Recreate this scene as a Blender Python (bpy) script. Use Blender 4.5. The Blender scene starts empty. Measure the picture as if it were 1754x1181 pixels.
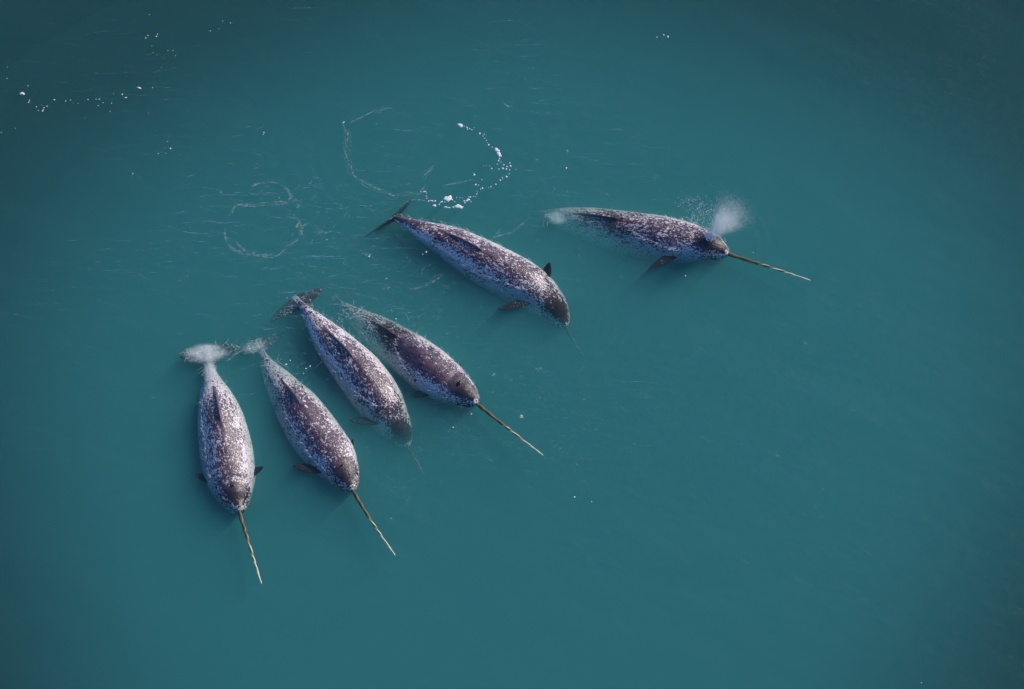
import bpy, bmesh, math, random
import numpy as np
from mathutils import Vector, Matrix

R = math.radians
scene = bpy.context.scene
col = scene.collection
rng = np.random.default_rng(7)
random.seed(7)

# ------------------------------------------------------------------ camera
TILT = R(28.0)            # off nadir
DIST = 70.0
LENS = 108.6
cam_d = bpy.data.cameras.new('camera')
cam_d.lens = LENS
cam_d.sensor_width = 36.0
cam_d.clip_start = 0.5
cam_d.clip_end = 9000.0
cam = bpy.data.objects.new('camera', cam_d)
cam.location = (0.0, -DIST * math.sin(TILT), DIST * math.cos(TILT))
cam.rotation_euler = (TILT, 0.0, 0.0)
col.objects.link(cam)
scene.camera = cam

# ------------------------------------------------------------------ sky, sun, exposure
SUN_AZ, SUN_EL = 33.0, 34.0       # azimuth from +X towards +Y
world = bpy.data.worlds.new('World')
scene.world = world
world.use_nodes = True
wn = world.node_tree
wn.nodes.clear()
sky = wn.nodes.new('ShaderNodeTexSky')
sky.sky_type = 'NISHITA'
sky.sun_disc = False
sky.sun_elevation = R(SUN_EL)
sky.sun_rotation = R(90.0 - SUN_AZ)
sky.air_density = 0.65
sky.dust_density = 0.0
sky.ozone_density = 10.0
bg = wn.nodes.new('ShaderNodeBackground')
bg.inputs['Strength'].default_value = 0.15
wo = wn.nodes.new('ShaderNodeOutputWorld')
wn.links.new(sky.outputs[0], bg.inputs[0])
wn.links.new(bg.outputs[0], wo.inputs[0])

sun_d = bpy.data.lights.new('sun', 'SUN')
sun_d.energy = 4.7
sun_d.angle = R(0.53)
sun_d.color = (1.0, 0.88, 0.77)
sun = bpy.data.objects.new('sun', sun_d)
sv = Vector((math.cos(R(SUN_EL)) * math.cos(R(SUN_AZ)), math.cos(R(SUN_EL)) * math.sin(R(SUN_AZ)), math.sin(R(SUN_EL))))
sun.rotation_euler = sv.to_track_quat('Z', 'Y').to_euler()
sun.location = (0, 0, 200)
col.objects.link(sun)

vs = scene.view_settings
vs.view_transform = 'Standard'
vs.look = 'None'
vs.exposure = 0.0
vs.gamma = 1.0
vs.use_curve_mapping = False
scene.cycles.use_denoising = True
scene.cycles.volume_bounces = 8
scene.cycles.transparent_max_bounces = 24
scene.cycles.max_bounces = 12

# ------------------------------------------------------------------ helpers
CAMP = np.array(cam.location)
CX, CY, FPX = 877.0, 590.5, 1754.0 * LENS / 36.0
def at(px, py, z=0.0):
    """photo pixel -> world point on the level plane at height z"""
    x, y = (px - CX) / FPX, -(py - CY) / FPX
    d = np.array((x, y * math.cos(TILT) + math.sin(TILT), y * math.sin(TILT) - math.cos(TILT)))
    t = (z - CAMP[2]) / d[2]
    return CAMP + d * t

def link_mesh(name, verts, faces, mat, parent=None, smooth=True):
    me = bpy.data.meshes.new(name)
    me.from_pydata([tuple(map(float, v)) for v in verts], [], [tuple(map(int, f)) for f in faces])
    me.update()
    if mat: me.materials.append(mat)
    if smooth: me.polygons.foreach_set('use_smooth', [True] * len(me.polygons))
    o = bpy.data.objects.new(name, me)
    col.objects.link(o)
    if parent: o.parent = parent
    return o

def tag(o, label=None, cat=None, group=None, kind=None):
    if label: o['label'] = label
    if cat: o['category'] = cat
    if group: o['group'] = group
    if kind: o['kind'] = kind
    return o

def new_mat(name):
    m = bpy.data.materials.new(name)
    m.use_nodes = True
    m.node_tree.nodes.clear()
    return m, m.node_tree.nodes, m.node_tree.links

def math_node(N, L, op, a, b=None, c=None, clamp=False):
    n = N.new('ShaderNodeMath'); n.operation = op; n.use_clamp = clamp
    for i, v in enumerate((a, b, c)):
        if v is None: continue
        if isinstance(v, (int, float)): n.inputs[i].default_value = v
        else: L.new(v, n.inputs[i])
    return n.outputs[0]

def map_range(N, L, v, a, b, c=0.0, d=1.0, smooth=True):
    n = N.new('ShaderNodeMapRange')
    n.interpolation_type = 'SMOOTHSTEP' if smooth else 'LINEAR'
    L.new(v, n.inputs[0])
    for i, x in zip((1, 2, 3, 4), (a, b, c, d)): n.inputs[i].default_value = x
    return n.outputs[0]

def noise(N, L, vec, scale, detail=2.0, rough=0.5, dist=0.0):
    n = N.new('ShaderNodeTexNoise')
    n.inputs['Scale'].default_value = scale
    n.inputs['Detail'].default_value = detail
    n.inputs['Roughness'].default_value = rough
    n.inputs['Distortion'].default_value = dist
    if vec is not None: L.new(vec, n.inputs['Vector'])
    return n.outputs['Fac']

def mix_col(N, L, f, a, b):
    n = N.new('ShaderNodeMix'); n.data_type = 'RGBA'
    if isinstance(f, (int, float)): n.inputs[0].default_value = f
    else: L.new(f, n.inputs[0])
    for i, v in ((6, a), (7, b)):
        if isinstance(v, tuple): n.inputs[i].default_value = (*v, 1.0)
        else: L.new(v, n.inputs[i])
    return n.outputs[2]

# ------------------------------------------------------------------ materials
def skin_material():
    m, N, L = new_mat('mottled_skin')
    out = N.new('ShaderNodeOutputMaterial'); p = N.new('ShaderNodeBsdfPrincipled')
    ar = N.new('ShaderNodeAttribute'); ar.attribute_name = 'rest'
    ab = N.new('ShaderNodeAttribute'); ab.attribute_name = 'body'
    sx = N.new('ShaderNodeSeparateXYZ'); L.new(ab.outputs['Vector'], sx.inputs[0])
    ac = N.new('ShaderNodeAttribute'); ac.attribute_name = 'bias'
    s, t, fin = sx.outputs[0], sx.outputs[1], sx.outputs[2]
    mp = N.new('ShaderNodeMapping'); L.new(ar.outputs['Vector'], mp.inputs[0])
    mp.inputs['Scale'].default_value = (0.62, 1.0, 1.0)       # dabs drawn out along the body
    v = mp.outputs[0]
    n1 = noise(N, L, v, 23.0, 2.0, 0.55, 0.6)
    n2 = noise(N, L, v, 52.0, 2.0, 0.55, 0.3)
    n3 = noise(N, L, ar.outputs['Vector'], 2.6, 2.0, 0.5)
    n = math_node(N, L, 'ADD', math_node(N, L, 'MULTIPLY', n1, 0.62), math_node(N, L, 'MULTIPLY', n2, 0.38))
    # share of dark skin: high along the back and on the head, low on the flanks and belly
    dk = map_range(N, L, t, 0.05, 0.46, 0.55, 0.395)
    head = map_range(N, L, s, 0.06, 0.19, 0.12, 0.0)
    tail = map_range(N, L, s, 0.86, 0.99, 0.0, 0.03)
    ridge = math_node(N, L, 'MULTIPLY', map_range(N, L, t, 0.010, 0.035, 0.25, 0.0),
                      math_node(N, L, 'MULTIPLY', map_range(N, L, s, 0.42, 0.55), map_range(N, L, s, 0.72, 0.80, 1.0, 0.0)))
    d = math_node(N, L, 'ADD', dk, head)
    d = math_node(N, L, 'ADD', d, tail)
    d = math_node(N, L, 'ADD', d, ridge)
    d = math_node(N, L, 'ADD', d, math_node(N, L, 'MULTIPLY', fin, 0.24))
    d = math_node(N, L, 'ADD', d, math_node(N, L, 'MULTIPLY', ac.outputs['Fac'], map_range(N, L, t, 0.12, 0.34, 1.0, 0.0)))
    d = math_node(N, L, 'ADD', d, math_node(N, L, 'MULTIPLY', math_node(N, L, 'SUBTRACT', n3, 0.5), 0.28))
    mask = map_range(N, L, math_node(N, L, 'SUBTRACT', d, n), -0.045, 0.042)
    tone = noise(N, L, ar.outputs['Vector'], 8.0, 5.0, 0.68)
    dark = mix_col(N, L, map_range(N, L, tone, 0.3, 0.7), (0.030, 0.018, 0.032), (0.120, 0.072, 0.104))
    dark = mix_col(N, L, map_range(N, L, s, 0.07, 0.17, 0.9, 0.0), dark, (0.022, 0.014, 0.018))
    dark = mix_col(N, L, math_node(N, L, 'MULTIPLY', fin, 0.8), dark, (0.017, 0.018, 0.025))
    light = mix_col(N, L, map_range(N, L, n2, 0.35, 0.7), (0.40, 0.36, 0.39), (0.84, 0.81, 0.81))
    c = mix_col(N, L, mask, light, dark)
    # pale lip where the tusk leaves the head
    lip = map_range(N, L, s, 0.001, 0.005, 1.0, 0.0)
    c = mix_col(N, L, math_node(N, L, 'MULTIPLY', lip, map_range(N, L, n1, 0.42, 0.55)), c, (0.7, 0.68, 0.62))
    L.new(c, p.inputs['Base Color'])
    L.new(map_range(N, L, tone, 0.3, 0.7, 0.42, 0.6), p.inputs['Roughness'])
    geo = N.new('ShaderNodeNewGeometry'); sp = N.new('ShaderNodeSeparateXYZ'); L.new(geo.outputs['Position'], sp.inputs[0])
    wet = map_range(N, L, sp.outputs[2], -0.02, 0.015)          # skin under water has no air against it and hardly any gloss
    L.new(math_node(N, L, 'MULTIPLY_ADD', wet, 0.42, 0.05), p.inputs['Specular IOR Level'])
    L.new(math_node(N, L, 'MULTIPLY', wet, 0.6), p.inputs['Coat Weight'])
    p.inputs['Coat IOR'].default_value = 1.45; p.inputs['Coat Roughness'].default_value = 0.18
    bp = N.new('ShaderNodeBump'); bp.inputs['Strength'].default_value = 0.8; bp.inputs['Distance'].default_value = 0.016
    L.new(noise(N, L, v, 40.0, 3.0, 0.6), bp.inputs['Height']); L.new(bp.outputs[0], p.inputs['Normal']); L.new(bp.outputs[0], p.inputs['Coat Normal'])
    L.new(p.outputs[0], out.inputs[0])
    return m

def tusk_material():
    m, N, L = new_mat('tusk_ivory')
    out = N.new('ShaderNodeOutputMaterial'); p = N.new('ShaderNodeBsdfPrincipled')
    at_ = N.new('ShaderNodeAttribute'); at_.attribute_name = 'along'
    sx = N.new('ShaderNodeSeparateXYZ'); L.new(at_.outputs['Vector'], sx.inputs[0])
    q, g = sx.outputs[0], sx.outputs[1]
    tc = N.new('ShaderNodeTexCoord')
    nz = noise(N, L, tc.outputs['Object'], 14.0, 3.0, 0.6)
    ivory = mix_col(N, L, nz, (0.50, 0.47, 0.26), (0.74, 0.72, 0.52))
    algae = mix_col(N, L, nz, (0.060, 0.045, 0.022), (0.18, 0.14, 0.06))
    # brown growth thick at the root, only in the grooves further out, none at the tip
    k = math_node(N, L, 'ADD', math_node(N, L, 'MULTIPLY', math_node(N, L, 'SUBTRACT', 1.0, q), 1.15), math_node(N, L, 'MULTIPLY', g, -0.5))
    k = math_node(N, L, 'ADD', k, math_node(N, L, 'MULTIPLY', math_node(N, L, 'SUBTRACT', nz, 0.5), 0.9))
    c = mix_col(N, L, map_range(N, L, k, 0.02, 0.35), ivory, algae)
    L.new(c, p.inputs['Base Color']); p.inputs['Roughness'].default_value = 0.45
    L.new(p.outputs[0], out.inputs[0])
    return m

def plain(name, c, rough=0.5, spec=0.5):
    m, N, L = new_mat(name)
    out = N.new('ShaderNodeOutputMaterial'); p = N.new('ShaderNodeBsdfPrincipled')
    tc = N.new('ShaderNodeTexCoord')
    nz = noise(N, L, tc.outputs['Object'], 30.0, 2.0)
    L.new(mix_col(N, L, nz, tuple(x * 0.75 for x in c), tuple(min(1, x * 1.2) for x in c)), p.inputs['Base Color'])
    p.inputs['Roughness'].default_value = rough
    p.inputs['Specular IOR Level'].default_value = spec
    L.new(p.outputs[0], out.inputs[0])
    return m

def foam_material(name, alpha_lo, alpha_hi, scale):
    m, N, L = new_mat(name)
    out = N.new('ShaderNodeOutputMaterial')
    df = N.new('ShaderNodeBsdfDiffuse'); tr = N.new('ShaderNodeBsdfTransparent'); mx = N.new('ShaderNodeMixShader')
    df.inputs[0].default_value = (0.82, 0.83, 0.83, 1)
    tc = N.new('ShaderNodeTexCoord')
    L.new(map_range(N, L, noise(N, L, tc.outputs['Object'], scale, 3.0, 0.6), 0.35, 0.7, alpha_lo, alpha_hi), mx.inputs[0])
    L.new(tr.outputs[0], mx.inputs[1]); L.new(df.outputs[0], mx.inputs[2]); L.new(mx.outputs[0], out.inputs[0])
    return m

WATER_SCATTER = (0.090, 0.232, 0.262)     # per metre
WATER_ABSORB = (1.0, 0.55, 0.55)
def water_material():
    m, N, L = new_mat('sea_water')
    out = N.new('ShaderNodeOutputMaterial')
    lw = N.new('ShaderNodeLayerWeight'); lw.inputs['Blend'].default_value = 0.5      # facing: 0 head-on, 1 grazing
    tr = N.new('ShaderNodeBsdfTransparent'); gl = N.new('ShaderNodeBsdfGlossy'); mx = N.new('ShaderNodeMixShader')
    gl.inputs['Roughness'].default_value = 0.31
    geo = N.new('ShaderNodeNewGeometry')
    mp = N.new('ShaderNodeMapping'); L.new(geo.outputs['Position'], mp.inputs[0])
    mp.inputs['Rotation'].default_value = (0, 0, R(-35)); mp.inputs['Scale'].default_value = (0.45, 1.5, 1.0)
    n1 = noise(N, L, mp.outputs[0], 3.0, 3.2, 0.58, 0.4)
    patch = map_range(N, L, noise(N, L, geo.outputs['Position'], 0.22, 2.0, 0.5), 0.35, 0.65, 0.35, 1.0)
    # water stirred by the pod is rougher than the calm water further off
    dv = N.new('ShaderNodeVectorMath'); dv.operation = 'DISTANCE'; L.new(geo.outputs['Position'], dv.inputs[0])
    dv.inputs[1].default_value = tuple(at(610, 470))
    patch = math_node(N, L, 'MULTIPLY', patch, map_range(N, L, dv.outputs['Value'], 2.0, 12.0, 1.3, 0.5))
    bp = N.new('ShaderNodeBump'); bp.inputs['Strength'].default_value = 1.0; bp.inputs['Distance'].default_value = 0.17
    L.new(math_node(N, L, 'MULTIPLY', n1, patch), bp.inputs['Height'])
    L.new(bp.outputs[0], gl.inputs['Normal']); L.new(bp.outputs[0], lw.inputs['Normal'])
    f5 = math_node(N, L, 'POWER', lw.outputs['Facing'], 5.0)
    L.new(math_node(N, L, 'MULTIPLY_ADD', f5, 0.98, 0.02), mx.inputs[0]); L.new(tr.outputs[0], mx.inputs[1]); L.new(gl.outputs[0], mx.inputs[2])
    L.new(mx.outputs[0], out.inputs['Surface'])
    def vol(sc, ab):
        a = N.new('ShaderNodeVolumeScatter'); b = N.new('ShaderNodeVolumeAbsorption'); s = N.new('ShaderNodeAddShader')
        k = max(sc); a.inputs['Color'].default_value = (*[x / k for x in sc], 1); a.inputs['Density'].default_value = k
        a.inputs['Anisotropy'].default_value = 0.0
        k2 = max(ab) * 1.0001; b.inputs['Color'].default_value = (*[1 - x / k2 for x in ab], 1); b.inputs['Density'].default_value = k2
        L.new(a.outputs[0], s.inputs[0]); L.new(b.outputs[0], s.inputs[1])
        return s.outputs[0]
    L.new(vol(WATER_SCATTER, WATER_ABSORB), out.inputs['Volume'])
    return m

def volume_material(name, sc):
    m, N, L = new_mat(name)
    out = N.new('ShaderNodeOutputMaterial'); a = N.new('ShaderNodeVolumeScatter')
    k = max(sc); a.inputs['Color'].default_value = (*[x / k for x in sc], 1); a.inputs['Density'].default_value = k
    L.new(a.outputs[0], out.inputs['Volume'])
    return m

SKIN = skin_material(); TUSK = tusk_material()
EYE = plain('eye_black', (0.012, 0.010, 0.010), 0.15); HOLE = plain('blowhole_dark', (0.018, 0.013, 0.015), 0.3)
FOAM = foam_material('foam_white', 0.75, 1.0, 40.0)
STREAK = foam_material('foam_glint_thin', 0.0, 0.19, 16.0)
FRINGE = foam_material('foam_fringe', 0.0, 0.55, 30.0)
DROP = plain('water_drops', (0.85, 0.86, 0.88), 0.2)

# ------------------------------------------------------------------ water
RINGS = []     # (x, y, rx, ry, amplitude, ring width, wavelength)
def ring_px(px, py, rx, ry, amp, width, wl):
    c = at(px, py); a = at(px + rx, py); b = at(px, py - ry)
    RINGS.append((c[0], c[1], abs(a[0] - c[0]), abs(b[1] - c[1]), amp, width, wl))
ring_px(722, 262, 133, 76, 0.014, 0.16, 0.22)
ring_px(722, 262, 190, 125, 0.011, 0.35, 0.30)
ring_px(450, 391, 66, 47, 0.013, 0.14, 0.20)
ring_px(700, 240, 235, 165, 0.010, 0.4, 0.34)
ring_px(965, 545, 70, 62, 0.009, 0.45, 0.22)
ring_px(700, 755, 75, 66, 0.009, 0.45, 0.22)
ring_px(605, 820, 95, 84, 0.007, 0.4, 0.26)
ring_px(815, 680, 95, 84, 0.007, 0.4, 0.26)
ring_px(1210, 420, 100, 86, 0.007, 0.4, 0.26)
ring_px(420, 850, 90, 80, 0.007, 0.4, 0.26)
WAVES = []
for i in range(34):
    wl = 0.28 * (9.0 ** rng.random())
    a = R(68) + rng.normal(0, 0.38)
    WAVES.append((math.cos(a) * 2 * math.pi / wl, math.sin(a) * 2 * math.pi / wl, rng.random() * 6.28, 0.0028 * wl ** 0.8))
def wave_height(x, y):
    h = np.zeros_like(x)
    env = 0.55 + 0.45 * np.sin(0.55 * x + 1.3 * np.sin(0.4 * y) + 0.8) * np.sin(0.62 * y - 0.9 * np.sin(0.33 * x))
    for kx, ky, ph, am in WAVES: h += am * np.sin(kx * x + ky * y + ph)
    h *= env
    for cx, cy, rx, ry, am, w, wl in RINGS:
        u, v = (x - cx) / rx, (y - cy) / ry
        r = np.sqrt(u * u + v * v); dist = (r - 1) * 0.5 * (rx + ry)
        th = np.arctan2(v, u)
        h += am * np.exp(-(dist / w) ** 2) * np.sin(dist * 2 * math.pi / wl) * (0.6 + 0.4 * np.sin(2 * th + cx) * np.cos(3 * th + cy))
    # die out towards the rim of the fine patch
    e = np.clip((15.0 - np.abs(x)) / 1.5, 0, 1) * np.clip((12.0 - np.abs(y - 0.5)) / 1.5, 0, 1)
    return h * e

def build_water():
    step = 0.06
    xs = np.arange(-15.0, 15.0 + 1e-6, step); ys = np.arange(-11.5, 12.5 + 1e-6, step)
    nx, ny = len(xs), len(ys)
    X, Y = np.meshgrid(xs, ys)
    Z = wave_height(X, Y)
    V = np.stack([X.ravel(), Y.ravel(), Z.ravel()], 1)
    i = np.arange(ny - 1)[:, None] * nx + np.arange(nx - 1)[None, :]
    F = np.stack([i, i + 1, i + nx + 1, i + nx], -1).reshape(-1, 4)
    B, DEEP = 3000.0, -45.0
    n0 = len(V)
    ext = [(-B, -B, 0), (B, -B, 0), (B, B, 0), (-B, B, 0), (-B, -B, DEEP), (B, -B, DEEP), (B, B, DEEP), (-B, B, DEEP)]
    V = np.vstack([V, np.array(ext)])
    a, b, c, d = n0, n0 + 1, n0 + 2, n0 + 3
    e, f, g, h = n0 + 4, n0 + 5, n0 + 6, n0 + 7
    faces = [tuple(q) for q in F.tolist()]
    south = list(range(0, nx)); east = [k * nx + nx - 1 for k in range(ny)]
    north = [(ny - 1) * nx + k for k in range(nx)]; west = [k * nx for k in range(ny)]
    def fan(edge, p, q):          # quad strip from the rim of the patch to one far edge
        m = len(edge) // 2
        for k in range(len(edge) - 1):
            faces.append((edge[k], p if k < m else q, edge[k + 1]))
        faces.append((p, q, edge[m]))
    fan(south, a, b); fan(east, b, c); fan(north[::-1], c, d); fan(west[::-1], d, a)
    faces += [(a, e, f, b), (b, f, g, c), (c, g, h, d), (d, h, e, a), (e, h, g, f)]
    o = link_mesh('sea_water', V, faces, water_material())
    tag(o, 'calm murky teal sea water with faint ripples', 'water', kind='structure')
    bm = bmesh.new(); bm.from_mesh(o.data)
    bmesh.ops.recalc_face_normals(bm, faces=bm.faces); bm.to_mesh(o.data); bm.free()
    return o
build_water()

sb = link_mesh('seabed', [(-3200, -3200, -46), (3200, -3200, -46), (3200, 3200, -46), (-3200, 3200, -46)], [(0, 1, 2, 3)],
               plain('seabed_silt', (0.10, 0.10, 0.09), 0.9))
tag(sb, 'dark silty seabed far below the water', 'seabed', kind='structure')

# ------------------------------------------------------------------ narwhals
PROF_S = np.array([0, .012, .03, .06, .10, .14, .20, .28, .38, .47, .57, .66, .77, .85, .92, .97, 1.0])
PROF_W = np.array([.10, .20, .31, .44, .57, .69, .84, .955, 1.0, .985, .91, .80, .595, .41, .235, .15, .12])
PROF_H = np.array([.10, .20, .33, .47, .59, .69, .82, .92, .96, .95, .89, .80, .62, .46, .31, .22, .17])
def pchip(xs, ys, x):
    """smooth monotone-ish interpolation"""
    xs, ys = np.asarray(xs, float), np.asarray(ys, float)
    h = np.diff(xs); dl = np.diff(ys) / h
    m = np.zeros_like(ys); m[0], m[-1] = dl[0], dl[-1]
    for k in range(1, len(xs) - 1):
        if dl[k - 1] * dl[k] > 0:
            w1, w2 = 2 * h[k] + h[k - 1], h[k] + 2 * h[k - 1]
            m[k] = (w1 + w2) / (w1 / dl[k - 1] + w2 / dl[k])
    k = np.clip(np.searchsorted(xs, x) - 1, 0, len(h) - 1)
    t = (x - xs[k]) / h[k]
    return ((2*t**3 - 3*t**2 + 1) * ys[k] + (t**3 - 2*t**2 + t) * h[k] * m[k] + (-2*t**3 + 3*t**2) * ys[k+1] + (t**3 - t**2) * h[k] * m[k+1])
def cubic(xs, ys, x):
    """natural cubic spline"""
    n = len(xs); xs = np.asarray(xs, float); ys = np.asarray(ys, float); h = np.diff(xs)
    A = np.eye(n); b = np.zeros(n)
    for i in range(1, n - 1):
        A[i, i-1], A[i, i], A[i, i+1] = h[i-1], 2 * (h[i-1] + h[i]), h[i]
        b[i] = 6 * ((ys[i+1] - ys[i]) / h[i] - (ys[i] - ys[i-1]) / h[i-1])
    M = np.linalg.solve(A, b)
    k = np.clip(np.searchsorted(xs, x) - 1, 0, n - 2)
    d1, d0 = xs[k+1] - x, x - xs[k]
    return (M[k] * d1**3 + M[k+1] * d0**3) / (6 * h[k]) + (ys[k] / h[k] - M[k] * h[k] / 6) * d1 + (ys[k+1] / h[k] - M[k+1] * h[k] / 6) * d0

def unit(v): return v / np.linalg.norm(v)

def loft(sections):
    """closed shell through rings of equal vertex count"""
    n = len(sections[0]); V = np.vstack(sections); F = []
    for k in range(len(sections) - 1):
        for j in range(n):
            a, b = k * n + j, k * n + (j + 1) % n
            F.append((a, b, b + n, a + n))
    F.append(tuple(range(n))[::-1]); F.append(tuple(range((len(sections) - 1) * n, len(sections) * n)))
    return V, F

def blade(root, tip, chord_dir, chord, thick, sweep, bow, kind):
    """flipper or half a fluke: rings from root to tip; chord_dir points to the trailing edge"""
    root, tip = np.asarray(root, float), np.asarray(tip, float)
    span = tip - root; sp = unit(span)
    cd = unit(chord_dir - sp * np.dot(chord_dir, sp)); nm = np.cross(sp, cd)
    secs = []
    for q in np.linspace(0, 1, 15):
        if kind == 'fluke':
            c = chord * (1 - q ** 2.6) ** 0.75 * (1 - 0.25 * q) + 0.035
        else:
            c = chord * (0.70 + 0.95 * q - 1.0 * q * q) * (1 - q ** 4) ** 0.7 + 0.028
        th = thick * (1 - 0.62 * q) + 0.010
        ctr = root + span * q + cd * (sweep * q * q) + nm * (bow * math.sin(q * math.pi * 0.5) * q)
        ring = []
        for a in np.linspace(0, 2 * math.pi, 20, endpoint=False):
            u = math.cos(a)
            ring.append(ctr + cd * (u * c * 0.5) + nm * (math.sin(a) * th * (0.75 - 0.25 * u)))
        secs.append(np.array(ring))
    return loft(secs)

def remesh(name, V, F, voxel):
    me = bpy.data.meshes.new(name); me.from_pydata([tuple(v) for v in V.tolist()], [], F); me.update()
    bm = bmesh.new(); bm.from_mesh(me); bmesh.ops.recalc_face_normals(bm, faces=bm.faces); bm.to_mesh(me); bm.free()
    tmp = bpy.data.objects.new(name, me); col.objects.link(tmp)
    md = tmp.modifiers.new('remesh', 'REMESH'); md.mode = 'VOXEL'; md.voxel_size = voxel; md.use_smooth_shade = True
    sm = tmp.modifiers.new('smooth', 'SMOOTH'); sm.factor = 0.5; sm.iterations = 5
    dg = bpy.context.evaluated_depsgraph_get(); dg.update()
    res = bpy.data.meshes.new_from_object(tmp.evaluated_get(dg), depsgraph=dg)
    bpy.data.objects.remove(tmp); bpy.data.meshes.remove(me)
    return res

ZMAP = {}
def narwhal(idx, label, pts, ztop, wmax, fluke, flippers, tusk, tusk_r=0.046, roll=0.0, bias=0.0, hole=(0.034, 0.012)):
    """pts: pixels of the body's middle line from snout to fluke notch; ztop: (s, height of the back above the water)"""
    pts = np.array(pts, float)
    # 1st pass: arc length on the level plane; 2nd pass: middle line at its own depth
    zc = np.full(len(pts), -0.3)
    for _ in range(4):
        P = np.array([at(p[0], p[1], z) for p, z in zip(pts, zc)])
        ln = np.concatenate([[0], np.cumsum(np.linalg.norm(np.diff(P, axis=0), axis=1))])
        s = ln / ln[-1]
        zc = pchip(*zip(*ztop), s) - wmax * pchip(PROF_S, PROF_H, s)
    L_ = ln[-1]
    NS = 170
    S = np.linspace(0, 1, NS) ** 1.35
    C = np.stack([cubic(s, P[:, k], S) for k in range(2)] + [pchip(*zip(*ztop), S) - wmax * pchip(PROF_S, PROF_H, S)], 1)
    # smooth depth line a little
    k5 = np.hanning(11)[1:-1] / np.hanning(11).sum()
    zz = np.concatenate([np.full(4, C[0, 2]), C[:, 2], np.full(4, C[-1, 2])]); C[:, 2] = np.convolve(zz, k5, 'valid')
    T = np.gradient(C, axis=0); T /= np.linalg.norm(T, axis=1)[:, None]       # points towards the tail
    up0 = np.array([0, 0, 1.0])
    SIDE = np.cross(up0, T); SIDE /= np.linalg.norm(SIDE, axis=1)[:, None]
    UP = np.cross(T, SIDE)
    cr, sr = math.cos(roll), math.sin(roll)
    SIDE, UP = SIDE * cr + UP * sr, UP * cr - SIDE * sr
    W = wmax * pchip(PROF_S, PROF_W, S); H = wmax * pchip(PROF_S, PROF_H, S)
    fold = np.random.default_rng(50 + idx).random(6) * 6.28
    W = W * (1 + 0.014 * np.sin(S * 23 + fold[0]) * np.sin(S * 11 + fold[1])); H = H * (1 + 0.012 * np.sin(S * 19 + fold[2]))
    NA = 56
    ang = np.linspace(0, 2 * math.pi, NA, endpoint=False)
    secs = []
    for k in range(NS):
        ca, sa = np.cos(ang), np.sin(ang)
        ex = 0.92 + 0.34 * math.exp(-((S[k] - 0.48) / 0.24) ** 2) * np.clip(ca * 2, 0, 1)      # the back is roof-shaped
        x = np.sign(sa) * np.abs(sa) ** ex * W[k]; z = np.sign(ca) * np.abs(ca) ** ex * H[k]
        z = np.where(z < 0, z * 0.95, z)
        # low dorsal ridge
        rs = np.clip((S[k] - 0.53) / 0.03, 0, 1) * np.clip((0.76 - S[k]) / 0.10, 0, 1)
        z = z + 0.072 * rs * np.exp(-(x / 0.024) ** 2) * (ca > 0)
        # melon bulge over the snout, slight neck crease
        if S[k] < 0.2: z = z + 0.022 * wmax * math.exp(-((S[k] - 0.05) / 0.04) ** 2) * np.clip(ca, 0, 1)
        z = z * (1 - 0.035 * math.exp(-((S[k] - 0.165) / 0.015) ** 2)); x = x * (1 - 0.035 * math.exp(-((S[k] - 0.165) / 0.015) ** 2))
        secs.append(C[k] + np.outer(x, SIDE[k]) + np.outer(z, UP[k]))
    V, F = loft(secs)
    parts = [(V, F)]
    body_n = len(V)
    # flukes
    (lx, ly, lz), (rx, ry, rz), pitch, chord, sweep = fluke
    tail = C[-1]; back = T[-1]
    cd = back * math.cos(pitch) + np.array([0, 0, -1.0]) * math.sin(pitch)
    for (x, y, z) in ((lx, ly, lz), (rx, ry, rz)):
        tip = at(x, y, z)
        root = C[-1] + cd * 0.10
        parts.append(blade(root - unit(tip - root) * 0.06, tip, cd, chord, 0.034, sweep, 0.03, 'fluke'))
    # flippers
    for (rx_, ry_, rz_, tx, ty, tz) in flippers:
        r0 = at(rx_, ry_, rz_); tp = at(tx, ty, tz)
        r0 = r0 - unit(tp - r0) * 0.24; tp = tp - unit(tp - r0) * 0.04
        k = np.argmin(np.linalg.norm(C - r0, axis=1))
        flat = np.cross((0, 0, 1.0), tp - r0); flat = unit(flat) * (1 if np.dot(flat, T[k]) > 0 else -1)
        parts.append(blade(r0, tp, flat - np.array([0, 0, 0.2]), 0.25, 0.030, 0.05, -0.03, 'flipper'))
    AV, AF, off = [], [], 0
    for v, f in parts:
        AV.append(v); AF += [tuple(int(q) + off for q in ff) for ff in f]; off += len(v)
    me = remesh('body', np.vstack(AV), AF, 0.0135)
    # rest coordinates for the skin pattern
    n = len(me.vertices); co = np.empty(n * 3); me.vertices.foreach_get('co', co); co = co.reshape(-1, 3)
    near = np.empty(n, int)
    for a in range(0, n, 8000):
        near[a:a+8000] = np.argmin(((co[a:a+8000, None, :] - C[None]) ** 2).sum(-1), 1)
    dv = co - C[near]
    lx_ = (dv * SIDE[near]).sum(1); lz_ = (dv * UP[near]).sum(1); lt = (dv * T[near]).sum(1)
    rest = np.stack([S[near] * L_ + lt, lx_, lz_], 1) + idx * np.array([7.3, 3.1, 5.7])
    rr = np.sqrt((lx_ / np.maximum(W[near], .03)) ** 2 + (lz_ / np.maximum(H[near], .03)) ** 2)
    t = np.arctan2(np.abs(lx_) / np.maximum(W[near], .03), lz_ / np.maximum(H[near], .03)) / math.pi
    fin = np.zeros(n)
    out_ = np.where(rr > 1.03)[0]
    for kk, (bv, _) in enumerate(parts[1:]):
        for a in range(0, len(out_), 8000):
            ii = out_[a:a+8000]
            near_ = ((co[ii, None, :] - bv[None]) ** 2).sum(-1).min(1) < 0.035 ** 2
            fin[ii[near_]] = np.maximum(fin[ii[near_]], (1.0 if idx == 5 else 0.6) if kk < 2 else 1.0)
    t = t * (1 - fin) + 0.3 * fin
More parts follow.
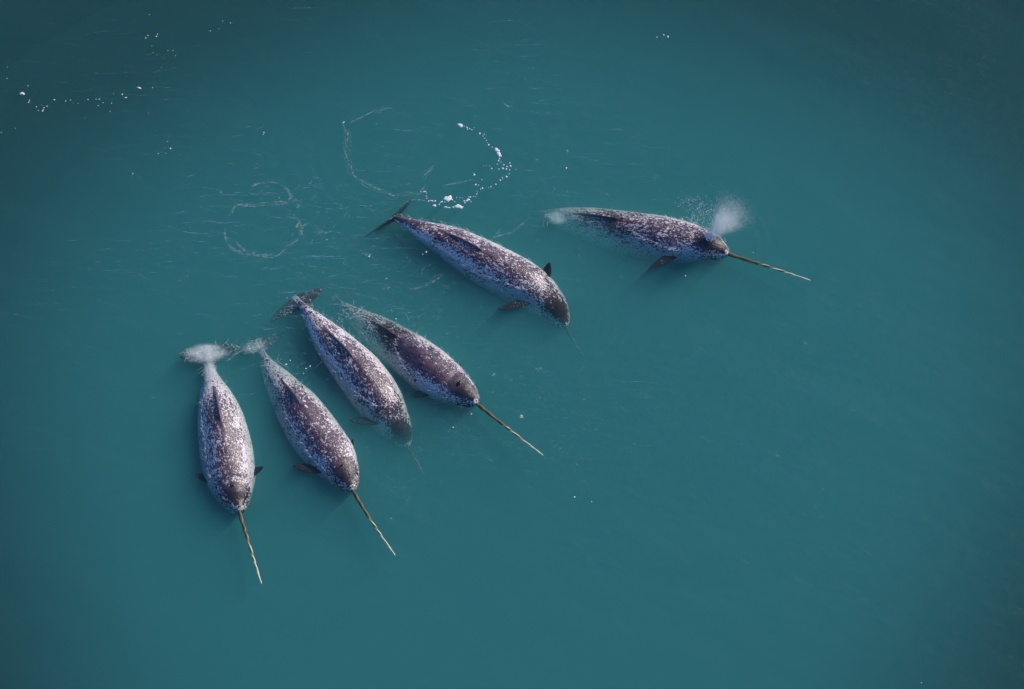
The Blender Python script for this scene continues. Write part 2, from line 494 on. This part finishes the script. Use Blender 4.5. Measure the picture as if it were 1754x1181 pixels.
    sfix = np.clip(S[near] + lt / L_ * (near == 0), 0, 1)
    for nm, arr in (('rest', rest), ('body', np.stack([sfix, t, fin], 1))):
        a = me.attributes.new(nm, 'FLOAT_VECTOR', 'POINT'); a.data.foreach_set('vector', arr.astype(np.float32).ravel())
    a = me.attributes.new('bias', 'FLOAT', 'POINT'); 
    u = np.clip((sfix - 0.56) / 0.25, 0, 1); u = u * u * (3 - 2 * u)
    a.data.foreach_set('value', (bias + {1: -.13, 2: -.12, 3: -.05, 4: -.12, 5: 0, 6: -.15}[idx] * u + (0.10 * np.clip((sfix - .86) / .06, 0, 1) if idx == 5 else 0)).astype(np.float32))
    me.materials.clear(); me.materials.append(SKIN)
    base = C[int(NS * 0.45)]
    root = bpy.data.objects.new('narwhal', None); root.empty_display_size = 0.3
    root.location = tuple(base); col.objects.link(root)
    me.transform(Matrix.Translation(-Vector(base)))
    bo = bpy.data.objects.new('body', me); col.objects.link(bo); bo.parent = root
    tag(root, label, 'narwhal', 'narwhals swimming in a pod at the surface')
    # tusk
    (tx, ty, tz) = tusk
    p0 = C[0] - T[0] * (-0.10) + SIDE[0] * 0.02
    p1 = at(tx, ty, tz)
    ax = p1 - p0; TL = np.linalg.norm(ax); ax = ax / TL
    e1 = unit(np.cross(ax, (0, 0, 1.0))); e2 = np.cross(ax, e1)
    bend = rng.uniform(-1, 1) * 0.035
    tv, tf, al = [], [], []
    NT, NR = 150, 14
    for i in range(NT):
        q = i / (NT - 1); r = tusk_r * (1 - 0.66 * q) * (1 if q < 0.97 else max(0.25, 1 - ((q - .97) / .03) ** 2))
        cc = p0 + ax * TL * q + (e1 * bend + e2 * 0.012) * math.sin(math.pi * q)
        for j in range(NR):
            a = 2 * math.pi * j / NR
            g = 0.5 + 0.5 * math.cos(2 * (a + q * TL * 11.0 + 0.5 * math.sin(q * 17 + idx)))       # two grooves winding left-handed
            rr_ = r * (0.80 + 0.30 * g)
            tv.append(cc + (e1 * math.cos(a) + e2 * math.sin(a)) * rr_ - base); al.append((q, g, 0))
    for i in range(NT - 1):
        for j in range(NR):
            a, b = i * NR + j, i * NR + (j + 1) % NR
            tf.append((a, b, b + NR, a + NR))
    tf.append(tuple(range(NR))[::-1]); tf.append(tuple(range((NT - 1) * NR, NT * NR)))
    to = link_mesh('tusk', tv, tf, TUSK, root)
    a = to.data.attributes.new('along', 'FLOAT_VECTOR', 'POINT'); a.data.foreach_set('vector', np.array(al, np.float32).ravel())
    # blowhole: a crescent pit on top of the head
    k = int(np.argmin(np.abs(S - 0.115)))
    c0 = C[k] + UP[k] * (H[k] * 1.0 + 0.012 + (0.008 if hole[0] < 0.05 else 0.004)) - base
    vs_, fs_ = [], []
    for i in range(9):
        ph = math.pi * i / 8
        for j in range(16):
            a = 2 * math.pi * j / 16
            x, y, z = math.sin(ph) * math.cos(a) * hole[0], math.sin(ph) * math.sin(a) * hole[1], math.cos(ph) * 0.022
            y += 0.12 * x * x / 0.05
            vs_.append(c0 + SIDE[k] * x + T[k] * y + UP[k] * z)
    for i in range(8):
        for j in range(16):
            a, b = i * 16 + j, i * 16 + (j + 1) % 16
            fs_.append((a, b, b + 16, a + 16))
    link_mesh('blowhole', vs_, fs_, HOLE, root)
    k = int(np.argmin(np.abs(S - 0.085)))
    for sd in (-1, 1):
        e0 = C[k] + SIDE[k] * sd * W[k] * 0.975 + UP[k] * H[k] * 0.05 - base
        vs_ = []
        for i in range(7):
            ph = math.pi * i / 6
            for j in range(10):
                a = 2 * math.pi * j / 10
                vs_.append(e0 + SIDE[k] * math.cos(ph) * 0.016 + T[k] * math.sin(ph) * math.cos(a) * 0.028 + UP[k] * math.sin(ph) * math.sin(a) * 0.02)
        fs_ = [(i * 10 + j, i * 10 + (j + 1) % 10, (i + 1) * 10 + (j + 1) % 10, (i + 1) * 10 + j) for i in range(6) for j in range(10)]
        link_mesh('eye', vs_, fs_, EYE, root)
    # waterline points for the foam fringe
    wl = co[np.abs(co[:, 2] - 0.004) < 0.008]
    ZMAP[idx] = dict(C=C, S=S, T=T, SIDE=SIDE, UP=UP, W=W, H=H, wl=wl, co=co)
    return root

narwhal(1, 'leftmost narwhal, tusk pointing down, churned white water over its tail',
        [(410, 871), (402, 848), (391, 795), (381, 735), (371, 688), (361, 647), (358, 628), (357, 612)],
        [(0, .06), (.1, .13), (.3, .21), (.5, .23), (.65, .16), (.75, .02), (.86, -.12), (1, -.16)], 0.60,
        ((311, 616, -.16), (412, 600, -.42), 0.15, 0.42, 0.10),
        [(362, 824, -.20, 331, 816, -.22), (428, 812, -.22, 453, 801, -.05)], (448, 1001, .10), bias=0.015)
narwhal(2, 'second narwhal from the left, speckled, tusk pointing down right, tail hidden underwater',
        [(604, 836), (590, 814), (571, 785), (542, 748), (501, 688), (467, 640), (451, 612), (446, 597)],
        [(0, .08), (.1, .15), (.3, .21), (.5, .19), (.60, .09), (.68, -.03), (.78, -.12), (.88, -.22), (1, -.34)], 0.57,
        ((404, 609, -.60), (490, 576, -.55), 0.2, 0.38, 0.08),
        [(533, 804, -.16, 498, 802, -.18), (596, 770, -.2, 608, 752, -.06)], (677, 952, .10), bias=0.035)
narwhal(3, 'middle narwhal of the left four with its head dipped underwater and grey flukes showing',
        [(697, 764), (689, 748), (672, 722), (643, 677), (598, 620), (553, 569), (529, 538), (514, 521)],
        [(0, -.40), (.08, -.22), (.15, -.11), (.22, .0), (.32, .14), (.5, .26), (.7, .23), (.85, .13), (.95, .0), (1, -.12)], 0.55,
        ((464, 551, -.36), (557, 497, -.32), 0.12, 0.44, 0.06),
        [(632, 722, -.28, 595, 724, -.30), (690, 672, -.3, 708, 674, -.30)], (726, 812, -.80), bias=0.015)
narwhal(4, 'narwhal with smooth dark back and open blowhole, tusk pointing to lower right',
        [(816, 688), (800, 678), (767, 657), (727, 628), (668, 586), (620, 551), (593, 531), (578, 516)],
        [(0, .09), (.1, .18), (.3, .24), (.42, .18), (.52, .02), (.62, -.12), (.75, -.22), (.87, -.36), (1, -.62)], 0.55,
        ((556, 530, -.95), (614, 496, -.90), 0.4, 0.34, 0.06),
        [(727, 674, -.24, 699, 686, -.26), (782, 638, -.2, 792, 624, -.03)], (931, 781, .12), bias=0.07, hole=(0.062, 0.045))
narwhal(5, 'narwhal with black and white speckled body, head dipped under, two dark flippers showing',
        [(968, 557), (958, 541), (932, 513), (889, 482), (832, 451), (773, 418), (717, 393), (692, 381), (675, 375)],
        [(0, -.22), (.08, -.10), (.15, -.04), (.21, .03), (.32, .15), (.5, .25), (.7, .23), (.85, .16), (.95, .06), (1, -.05)], 0.55,
        ((622, 406, -.42), (709, 341, -.42), 0.85, 0.42, 0.04),
        [(904, 516, -.22, 851, 536, -.16), (936, 470, -.14, 945, 448, .02)], (1000, 610, -.95), bias=0.01)
narwhal(6, 'rightmost narwhal, blowing a cloud of spray, tail sunk out of sight',
        [(1246, 433), (1228, 428), (1203, 421), (1149, 412), (1088, 401), (1014, 386), (951, 374), (912, 367)],
        [(0, .10), (.08, .15), (.2, .19), (.35, .16), (.45, .07), (.55, -.05), (.67, -.18), (.8, -.36), (.9, -.65), (1, -1.0)], 0.55,
        ((905, 392, -1.0), (925, 340, -1.0), 0.3, 0.36, 0.06),
        [(1152, 438, -.20, 1113, 465, -.16), (1165, 385, -.4, 1150, 372, -.6)], (1389, 481, .15), 0.045, bias=0.02)

# ------------------------------------------------------------------ added scattering volume under the pod: brightens the middle, leaves the corners darker
def build_vignette():
    V, F = [], []
    NR, NA = 26, 72
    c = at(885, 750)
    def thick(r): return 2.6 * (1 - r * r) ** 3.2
    for sgn in (1, -1):
        for i in range(NR + 1):
            r = i / NR
            for j in range(NA):
                a = 2 * math.pi * j / NA
                wob = 1 + 0.07 * math.sin(2 * a + 1) + 0.05 * math.sin(3 * a + 0.4) + 0.03 * math.sin(5 * a)
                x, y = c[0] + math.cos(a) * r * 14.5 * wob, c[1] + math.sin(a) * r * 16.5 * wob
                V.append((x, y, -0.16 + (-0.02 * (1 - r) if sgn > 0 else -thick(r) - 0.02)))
    n = (NR + 1) * NA
    for i in range(NR):
        for j in range(NA):
            a, b = i * NA + j, i * NA + (j + 1) % NA
            F.append((a, b, b + NA, a + NA)); F.append((n + a, n + a + NA, n + b + NA, n + b))
    for j in range(NA):
        a, b = NR * NA + j, NR * NA + (j + 1) % NA
        F.append((a, b, n + b, n + a))
    o = link_mesh('vignette_haze', V, F, volume_material('added_haze', (0.12, 0.76, 0.83)))
    bm = bmesh.new(); bm.from_mesh(o.data); bmesh.ops.remove_doubles(bm, verts=bm.verts, dist=1e-4)
    bmesh.ops.recalc_face_normals(bm, faces=bm.faces); bm.to_mesh(o.data); bm.free()
    tag(o, 'added pale haze in the water around the pod, thinning outwards so the edges look darker', 'added_haze', kind='stuff')
build_vignette()

# ------------------------------------------------------------------ foam
def surf(x, y): return float(wave_height(np.array([x]), np.array([y]))[0])
def blob(x, y, rx, ry, rot, hgt, seed, z=None):
    """one low irregular dome of foam floating on the water"""
    r_ = random.Random(seed)
    ph = [r_.uniform(0, 6.28) for _ in range(4)]
    V, F = [], []
    z0 = (surf(x, y) if z is None else z)
    NA = 14; lv = ((1.0, -0.004), (0.97, 0.35), (0.72, 0.8), (0.35, 1.0))
    for f, h in lv:
        for j in range(NA):
            a = 2 * math.pi * j / NA
            w = 1 + 0.20 * math.sin(2 * a + ph[0]) + 0.18 * math.sin(3 * a + ph[1]) + 0.14 * math.sin(5 * a + ph[2])
            u, v = math.cos(a) * rx * f * w, math.sin(a) * ry * f * w
            V.append((x + u * math.cos(rot) - v * math.sin(rot), y + u * math.sin(rot) + v * math.cos(rot), z0 + h * hgt))
    for k in range(3):
        for j in range(NA):
            a, b = k * NA + j, k * NA + (j + 1) % NA
            F.append((a, b, b + NA, a + NA))
    F.append(tuple(range(3 * NA, 4 * NA))); F.append(tuple(range(NA))[::-1])
    return V, F
def merge(name, shapes, mat):
    V, F, o = [], [], 0
    for v, f in shapes:
        V += list(v); F += [tuple(q + o for q in ff) for ff in f]; o += len(v)
    return link_mesh(name, V, F, mat)

PX = 1.0 / 75.6
def z7(x, y): return 360 + x / 3.132, 180 + y / 3.132
def z8(x, y): return x / 3.809, 20 + y / 3.809
patches = [(z7(1342, 110), 4.6, 3.4, 'small round foam patch at the upper end of the curved foam trail'),
           (z7(1538, 243), 4.4, 3.6, 'foam patch on the right bend of the foam trail, upper of two touching'),
           (z7(1549, 265), 3.6, 4.4, 'foam patch on the right bend of the foam trail, lower of two touching'),
           (z7(1275, 503), 6.2, 6.0, 'largest white foam patch, above the tail of the speckled narwhal'),
           (z7(1332, 547), 6.4, 4.0, 'oval foam patch at the bottom of the curved foam trail'),
           (z8(145, 536), 4.0, 2.8, 'lone foam patch near the left edge of the water')]
for i, ((px, py), rx, ry, lab) in enumerate(patches):
    c = at(px, py)
    v, f = blob(c[0], c[1], rx * PX, ry * PX * 1.12, random.uniform(-0.5, 0.5), 0.022, 40 + i)
    o = link_mesh('foam_patch', v, f, FOAM)
    tag(o, lab, 'foam', 'white foam patches floating on the water')

specks = []
def speck(px, py, r, r2=None, rot=0.0):
    c = at(px, py)
    specks.append(blob(c[0], c[1], r * PX, (r2 or r) * PX * 1.12, rot, 0.008 + 0.10 * r * PX, len(specks) + 100))
for x, y, r in [(1362,115,1.2),(1378,122,1.8),(1380,131,1.3),(1392,128,1.2),(1403,134,1.2),(1416,122,.8),(1446,154,2.0),(1470,158,1.2),(1463,168,1.1),
                (1473,180,1.2),(1481,192,1.2),(1494,215,1.8),(1487,204,.9),(1512,228,1.2),(1552,290,1.6),(1546,300,1.6),(1560,308,1.1),(1540,320,1.2),(1575,322,1.6),
                (1607,312,1.4),(1611,328,2.0),(1592,332,1.5),(1570,341,2.1),(1588,345,1.8),(1606,350,1.3),(1548,345,1.3),(1510,341,1.6),(1499,330,.9),(1480,328,.8),
                (1604,370,1.2),(1590,386,2.1),(1566,390,1.1),(1556,405,1.7),(1570,398,1.0),(1532,428,1.5),(1506,440,1.4),(1494,444,.9),(1417,376,2.0),(1414,368,1.1),
                (1424,428,1.9),(1440,431,1.1),(1458,402,1.1),(1460,446,1.7),(1450,452,1.1),(1432,466,1.0),(1430,478,1.4),(1412,490,1.1),(1424,492,.9),
                (1130,466,1.2),(1160,474,1.0),(1158,488,1.1),(1162,502,1.1),(1170,518,1.5),(1228,535,1.4),(1244,518,1.3),(1258,524,1.2),(1298,508,1.8),(1310,520,1.1),
                (1320,496,1.0),(1340,496,1.0),(1352,498,.9),(1362,515,1.6),(1366,526,1.4),(1398,519,1.2),(1304,550,1.8),(1356,547,1.1),(1640,346,.8),(1466,330,.7)]:
    speck(*z7(x, y), r * 0.8)
for x, y, r, r2, rot in [(1148,466,5,1.0,.1),(1186,515,4.4,1.3,-.2),(1206,516,2.6,1.2,.3),(1203,541,4.6,2.0,-.3),(1270,551,6.2,1.5,-.15),(1240,522,3,1.2,.6),
                         (1384,508,4.6,1.8,.1),(1392,493,3,1.2,.1),(1375,515,3,1.2,.0),(715,96,3.2,1.0,.6),(1560,275,2,1.2,.8)]:
    speck(*z7(x, y), r * .85, r2 * .85, rot)
for x, y, r in [(973,20,1),(1453,64,1.1),(1503,76,1.2),(1371,129,1.3),(1428,114,.9),(965,158,1.4),(1028,149,1.5),(950,173,1.7),(1020,164,1.9),(990,226,.8),(998,270,1),
                (1024,284,.8),(1095,258,1),(1128,256,1.2),(1145,289,1),(1052,367,.8),(47,363,1),(45,439,1.1),(183,487,1.3),(193,577,1.2),(191,585,1.3),(185,593,1.6),
                (237,622,1.5),(250,646,1.2),(277,649,2.0),(281,641,1.5),(287,628,1.7),(307,618,1.6),(272,612,.8),(354,576,1.9),(428,584,1.5),(459,578,1.4),(509,600,.9),
                (574,575,1.5),(626,573,1.2),(650,573,1.5),(640,615,1.2),(672,597,1.1),(727,600,1.2),(740,537,.9),(797,541,2.0),(718,652,1.0),(995,497,1.3),(967,663,.8),
                (101,764,1.0),(7,790,1.2),(1091,848,1.1),(1112,895,1.9),(1033,927,1.2),(1718,804,1.3),(1080,925,1.1),(865,1060,1.2),(640,575,.8),(475,598,.7)]:
    speck(*z8(x, y), r * 0.64)
speck(*z8(907, 499), 4.6, 1.2, -0.3); speck(*z8(820, 562), 2.4, 1.0, 0.1)
for x, y, r in [(1125,64,1.2),(1137,60,1.5),(1144,63,1.9),(970,288,1.6),(984,852,1.5),(1013,860,.9),(1174,473,1.3),(1578,1170,1.0),(776,733,1.3),(452,228,1.2),
                (490,625,1.8),(497,618,1.2),(524,632,1.3),(531,628,1.4),(520,640,1.0),(678,547,1.2),(714,571,1.2),(730,432,1.6),(724,436,1.0),(1290,433,.9)]:
    speck(x, y, r * 0.85)
o = merge('foam_specks', specks, FOAM); tag(o, 'scattered white foam specks and bubbles on the water', 'foam', kind='stuff')

# thin lines of bubbles, and ripple glints drawn as pale ribbons on the water
ribbons = []
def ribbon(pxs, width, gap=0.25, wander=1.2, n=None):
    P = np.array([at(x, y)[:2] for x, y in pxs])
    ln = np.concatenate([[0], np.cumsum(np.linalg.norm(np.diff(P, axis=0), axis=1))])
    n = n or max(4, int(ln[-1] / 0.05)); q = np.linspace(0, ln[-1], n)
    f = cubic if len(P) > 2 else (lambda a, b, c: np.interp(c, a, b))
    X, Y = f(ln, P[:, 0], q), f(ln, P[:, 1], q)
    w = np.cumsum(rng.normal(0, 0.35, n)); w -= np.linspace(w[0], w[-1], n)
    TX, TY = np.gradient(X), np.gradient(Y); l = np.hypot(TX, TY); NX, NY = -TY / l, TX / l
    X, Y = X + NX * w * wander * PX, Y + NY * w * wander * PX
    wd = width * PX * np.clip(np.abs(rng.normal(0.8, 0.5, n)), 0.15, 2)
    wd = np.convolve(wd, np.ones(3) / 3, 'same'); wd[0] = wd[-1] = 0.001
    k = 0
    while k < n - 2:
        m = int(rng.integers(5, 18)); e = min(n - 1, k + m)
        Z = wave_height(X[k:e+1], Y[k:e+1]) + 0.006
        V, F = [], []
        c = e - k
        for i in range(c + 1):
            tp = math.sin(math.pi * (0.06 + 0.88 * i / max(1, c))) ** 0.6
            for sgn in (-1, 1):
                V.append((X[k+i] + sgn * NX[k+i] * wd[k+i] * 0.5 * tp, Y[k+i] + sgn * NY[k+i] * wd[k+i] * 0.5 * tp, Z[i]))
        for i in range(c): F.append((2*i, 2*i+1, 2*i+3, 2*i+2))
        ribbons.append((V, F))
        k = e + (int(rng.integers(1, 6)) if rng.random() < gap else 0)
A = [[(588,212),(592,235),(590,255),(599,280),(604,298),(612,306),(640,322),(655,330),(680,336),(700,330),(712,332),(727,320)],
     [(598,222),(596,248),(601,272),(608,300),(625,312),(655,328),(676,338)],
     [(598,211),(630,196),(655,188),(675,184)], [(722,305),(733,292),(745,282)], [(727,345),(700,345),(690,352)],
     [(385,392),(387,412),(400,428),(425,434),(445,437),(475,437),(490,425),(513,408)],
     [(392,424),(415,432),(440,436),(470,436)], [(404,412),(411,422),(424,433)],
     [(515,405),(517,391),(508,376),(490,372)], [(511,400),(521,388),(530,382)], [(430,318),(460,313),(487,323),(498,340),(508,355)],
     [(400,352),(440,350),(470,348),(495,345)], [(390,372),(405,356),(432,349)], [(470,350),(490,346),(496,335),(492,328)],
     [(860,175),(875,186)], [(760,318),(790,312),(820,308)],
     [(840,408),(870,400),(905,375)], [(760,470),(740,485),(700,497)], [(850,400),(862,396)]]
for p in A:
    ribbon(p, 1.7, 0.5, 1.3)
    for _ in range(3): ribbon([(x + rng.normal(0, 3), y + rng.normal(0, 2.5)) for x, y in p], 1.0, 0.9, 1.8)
def dashes(cx, cy, sx, sy, n, ang, ln, wd):  # short pale ribbons standing in for sky glints on ripples
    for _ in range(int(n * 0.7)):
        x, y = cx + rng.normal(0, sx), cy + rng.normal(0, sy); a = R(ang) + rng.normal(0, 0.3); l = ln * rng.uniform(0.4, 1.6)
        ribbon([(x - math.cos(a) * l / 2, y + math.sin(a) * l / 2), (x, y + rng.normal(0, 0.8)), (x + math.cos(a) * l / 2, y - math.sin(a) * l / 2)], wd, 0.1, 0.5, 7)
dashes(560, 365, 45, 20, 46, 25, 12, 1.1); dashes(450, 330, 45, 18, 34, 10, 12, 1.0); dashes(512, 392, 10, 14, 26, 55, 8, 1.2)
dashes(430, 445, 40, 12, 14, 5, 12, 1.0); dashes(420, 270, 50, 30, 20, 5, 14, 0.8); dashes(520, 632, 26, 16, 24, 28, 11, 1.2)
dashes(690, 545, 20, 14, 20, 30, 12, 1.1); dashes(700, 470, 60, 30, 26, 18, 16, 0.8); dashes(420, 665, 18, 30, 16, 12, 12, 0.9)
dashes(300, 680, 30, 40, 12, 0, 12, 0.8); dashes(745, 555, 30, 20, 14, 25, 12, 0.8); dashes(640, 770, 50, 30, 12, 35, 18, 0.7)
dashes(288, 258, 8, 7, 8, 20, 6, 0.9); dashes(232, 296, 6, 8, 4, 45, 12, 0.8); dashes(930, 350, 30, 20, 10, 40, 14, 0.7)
o = merge('foam_glint_streaks', ribbons, STREAK); tag(o, 'thin broken lines of bubbles and drawn ripple glints around the swirls behind the pod', 'foam', kind='stuff')

# foam fringe along the bodies' waterlines and churned water over the tails
ribbons = []
def world_dash(x, y, dx, dy, l, wd, z=0.006):
    V, F = [], []; n = 6; a = math.atan2(dy, dx)
    cu = rng.normal(0, 0.5)
    px, py = x, y
    for i in range(n):
        aa = a + cu * (i / n - 0.5)
        tp = math.sin(math.pi * (0.08 + 0.84 * i / (n - 1)))
        for s in (-1, 1): V.append((px - s * math.sin(aa) * wd * tp, py + s * math.cos(aa) * wd * tp, 0))
        px += math.cos(aa) * l / n; py += math.sin(aa) * l / n
    Z = wave_height(np.array([v[0] for v in V]), np.array([v[1] for v in V])) + z
    ribbons.append(([(v[0], v[1], zz) for v, zz in zip(V, Z)], [(2*i, 2*i+1, 2*i+3, 2*i+2) for i in range(n - 1)]))
for idx, d in ZMAP.items():
    wl = d['wl']
    if len(wl) == 0: continue
    for k in rng.integers(0, len(wl), 260):
        p = wl[k]; j = np.argmin(((d['C'] - p) ** 2).sum(1)); t = d['T'][j]
        sd = np.sign(np.dot(p - d['C'][j], d['SIDE'][j])); o_ = d['SIDE'][j] * sd
        off = abs(rng.normal(0, 0.025)); a = rng.normal(0.12, 0.3)
        dx, dy = t[0] * math.cos(a) + o_[0] * math.sin(a), t[1] * math.cos(a) + o_[1] * math.sin(a)
        world_dash(p[0] + o_[0] * off, p[1] + o_[1] * off, dx, dy, rng.uniform(0.05, 0.2), rng.uniform(0.003, 0.008))
def churn(cx, cy, sx, sy, n, swirl=True):
    for _ in range(n):
        x, y = cx + rng.normal(0, sx), cy + rng.normal(0, sy)
        c = at(x, y); c0 = at(cx, cy)
        a = math.atan2(c[1] - c0[1], c[0] - c0[0]) + math.pi / 2 + rng.normal(0, 0.7)
        world_dash(c[0], c[1], math.cos(a), math.sin(a), rng.uniform(0.08, 0.3), rng.uniform(0.003, 0.008))
churn(350, 606, 17, 8, 36); churn(385, 603, 12, 7, 18); churn(325, 610, 8, 6, 12); churn(359, 632, 6, 12, 30); churn(436, 595, 14, 6, 26); churn(366, 660, 9, 12, 30)
churn(466, 640, 10, 14, 26); churn(600, 535, 12, 8, 30); churn(640, 560, 24, 14, 26); churn(948, 374, 10, 8, 16); churn(1175, 383, 8, 3, 24); churn(378, 694, 10, 4, 20)
o = merge('foam_fringe', ribbons, FRINGE); tag(o, 'thin white foam washing along the bodies and over the tails', 'foam', kind='stuff')

# clouds of fine bubbles stirred up just under the surface over the tails
def bubbles(px, py, z, rx, ry, rz, rot, dens, lab):
    m, N, L = new_mat('bubble_cloud')
    out = N.new('ShaderNodeOutputMaterial'); pv = N.new('ShaderNodeVolumeScatter')
    tc = N.new('ShaderNodeTexCoord'); ln = N.new('ShaderNodeVectorMath'); ln.operation = 'LENGTH'
    L.new(tc.outputs['Object'], ln.inputs[0])
    fall = map_range(N, L, ln.outputs['Value'], 0.15, 1.0, 1.0, 0.0)
    nz = map_range(N, L, noise(N, L, tc.outputs['Object'], 1.7, 2.5, 0.55, 1.4), 0.34, 0.64, 0.12, 1.5)
    L.new(math_node(N, L, 'MULTIPLY', math_node(N, L, 'MULTIPLY', fall, nz), dens), pv.inputs['Density'])
    pv.inputs['Color'].default_value = (0.97, 0.98, 0.98, 1)
    L.new(pv.outputs[0], out.inputs['Volume'])
    me = bpy.data.meshes.new('bubble_cloud'); bm = bmesh.new()
    bmesh.ops.create_icosphere(bm, subdivisions=3, radius=1.0); bm.to_mesh(me); bm.free(); me.materials.append(m)
    o = bpy.data.objects.new('bubble_cloud', me); col.objects.link(o)
    o.location = tuple(at(px, py, z)); o.scale = (rx * PX, ry * PX * 1.13, rz); o.rotation_euler = (0, 0, R(rot))
    tag(o, lab, 'bubbles', kind='stuff')
bubbles(352, 606, -0.10, 44, 20, 0.10, 4, 30.0, 'white bubbles boiling over the flukes of the leftmost narwhal')
bubbles(359, 636, -0.10, 13, 30, 0.085, 0, 14.0, 'pale bubbles along the tail stock of the leftmost narwhal')
bubbles(434, 596, -0.14, 28, 13, 0.12, 15, 7.0, 'pale bubbles over the sunken flukes of the second narwhal')
bubbles(953, 375, -0.22, 22, 14, 0.18, -10, 9.0, 'pale bubbles over the sinking tail of the rightmost narwhal')

# ------------------------------------------------------------------ blow
def build_blow():
    src = at(1215, 409, 0.16)
    top = at(1260, 358, 1.0)
    ax = top - src; Ln = np.linalg.norm(ax); ax /= Ln
    e1 = unit(np.cross(ax, (0, 1, 0.2))); e2 = np.cross(ax, e1)
    oc = np.array([(1,0,0),(-1,0,0),(0,1,0),(0,-1,0),(0,0,1),(0,0,-1)], float)
    of = [(0,2,4),(2,1,4),(1,3,4),(3,0,4),(2,0,5),(1,2,5),(3,1,5),(0,3,5)]
    V, F = [], []
    def drop(p, r):
        k = len(V)
        V.extend((p + oc * r).tolist()); F.extend([tuple(k + q for q in f) for f in of])
    for _ in range(5200):
        q = rng.random() ** 0.75
        spread = 0.05 + 0.42 * q
        a, b = rng.normal(0, 0.55, 2) * spread
        p = src + ax * Ln * q * 1.15 + e1 * a + e2 * b
        drop(p, 0.0022 + 0.0024 * rng.random())
    for _ in range(700):                                   # larger drops thrown up to the left
        q = rng.random()
        px, py = 1218 - 55 * q * rng.random() + rng.normal(0, 10), 402 - 62 * q + rng.normal(0, 8)
        drop(at(px, py, 0.12 + 0.75 * q), 0.0035 + 0.008 * rng.random() ** 3)
    for _ in range(160):
        drop(at(1216 + rng.normal(0, 3.5), 406 + rng.normal(0, 3), 0.2 + 0.12 * rng.random()), 0.008 + 0.016 * rng.random())
    o = link_mesh('spray_droplets', V, F, DROP)
    tag(o, 'white droplets of the blow above the rightmost narwhal', 'spray', kind='stuff')
    # the fine mist: a closed fan of thin pale vapour, apex at the blowhole, thinning outwards
    m, N, L = new_mat('mist')
    out = N.new('ShaderNodeOutputMaterial'); pv = N.new('ShaderNodeVolumePrincipled')
    tc = N.new('ShaderNodeTexCoord'); sx = N.new('ShaderNodeSeparateXYZ'); L.new(tc.outputs['Object'], sx.inputs[0])
    rad = math_node(N, L, 'SQRT', math_node(N, L, 'ADD', math_node(N, L, 'POWER', sx.outputs[0], 2.0), math_node(N, L, 'POWER', sx.outputs[1], 2.0)))
    z = sx.outputs[2]
    rel = math_node(N, L, 'DIVIDE', rad, math_node(N, L, 'MULTIPLY_ADD', z, 0.56, 0.045))
    fall = map_range(N, L, rel, 0.15, 1.0, 1.0, 0.0)
    along = math_node(N, L, 'MULTIPLY', map_range(N, L, z, 0.45, 1.12, 1.0, 0.0), math_node(N, L, 'DIVIDE', 0.45, math_node(N, L, 'ADD', z, 0.13)))
    nz = map_range(N, L, noise(N, L, tc.outputs['Object'], 5.5, 4.0, 0.65, 0.5), 0.36, 0.66, 0.25, 1.5)
    dn = math_node(N, L, 'MULTIPLY', math_node(N, L, 'MULTIPLY', fall, nz), along)
    L.new(math_node(N, L, 'MULTIPLY', dn, 3.9), pv.inputs['Density'])
    pv.inputs['Color'].default_value = (0.95, 0.95, 0.96, 1)
    L.new(pv.outputs[0], out.inputs['Volume'])
    secs = []
    for z_ in np.linspace(-0.05, 1.12, 14):
        r_ = 0.56 * max(z_, 0) + 0.05
        secs.append(np.array([(r_ * math.cos(a), r_ * math.sin(a), z_) for a in np.linspace(0, 2 * math.pi, 28, endpoint=False)]))
    v_, f_ = loft(secs)
    o = link_mesh('blow_mist', v_, f_, m)
    o.location = tuple(src)
    o.scale = (Ln, Ln, Ln)
    o.rotation_euler = Vector(ax).to_track_quat('Z', 'Y').to_euler()
    tag(o, 'pale mist of the blow rising beside the rightmost narwhal', 'mist', kind='stuff')
build_blow()
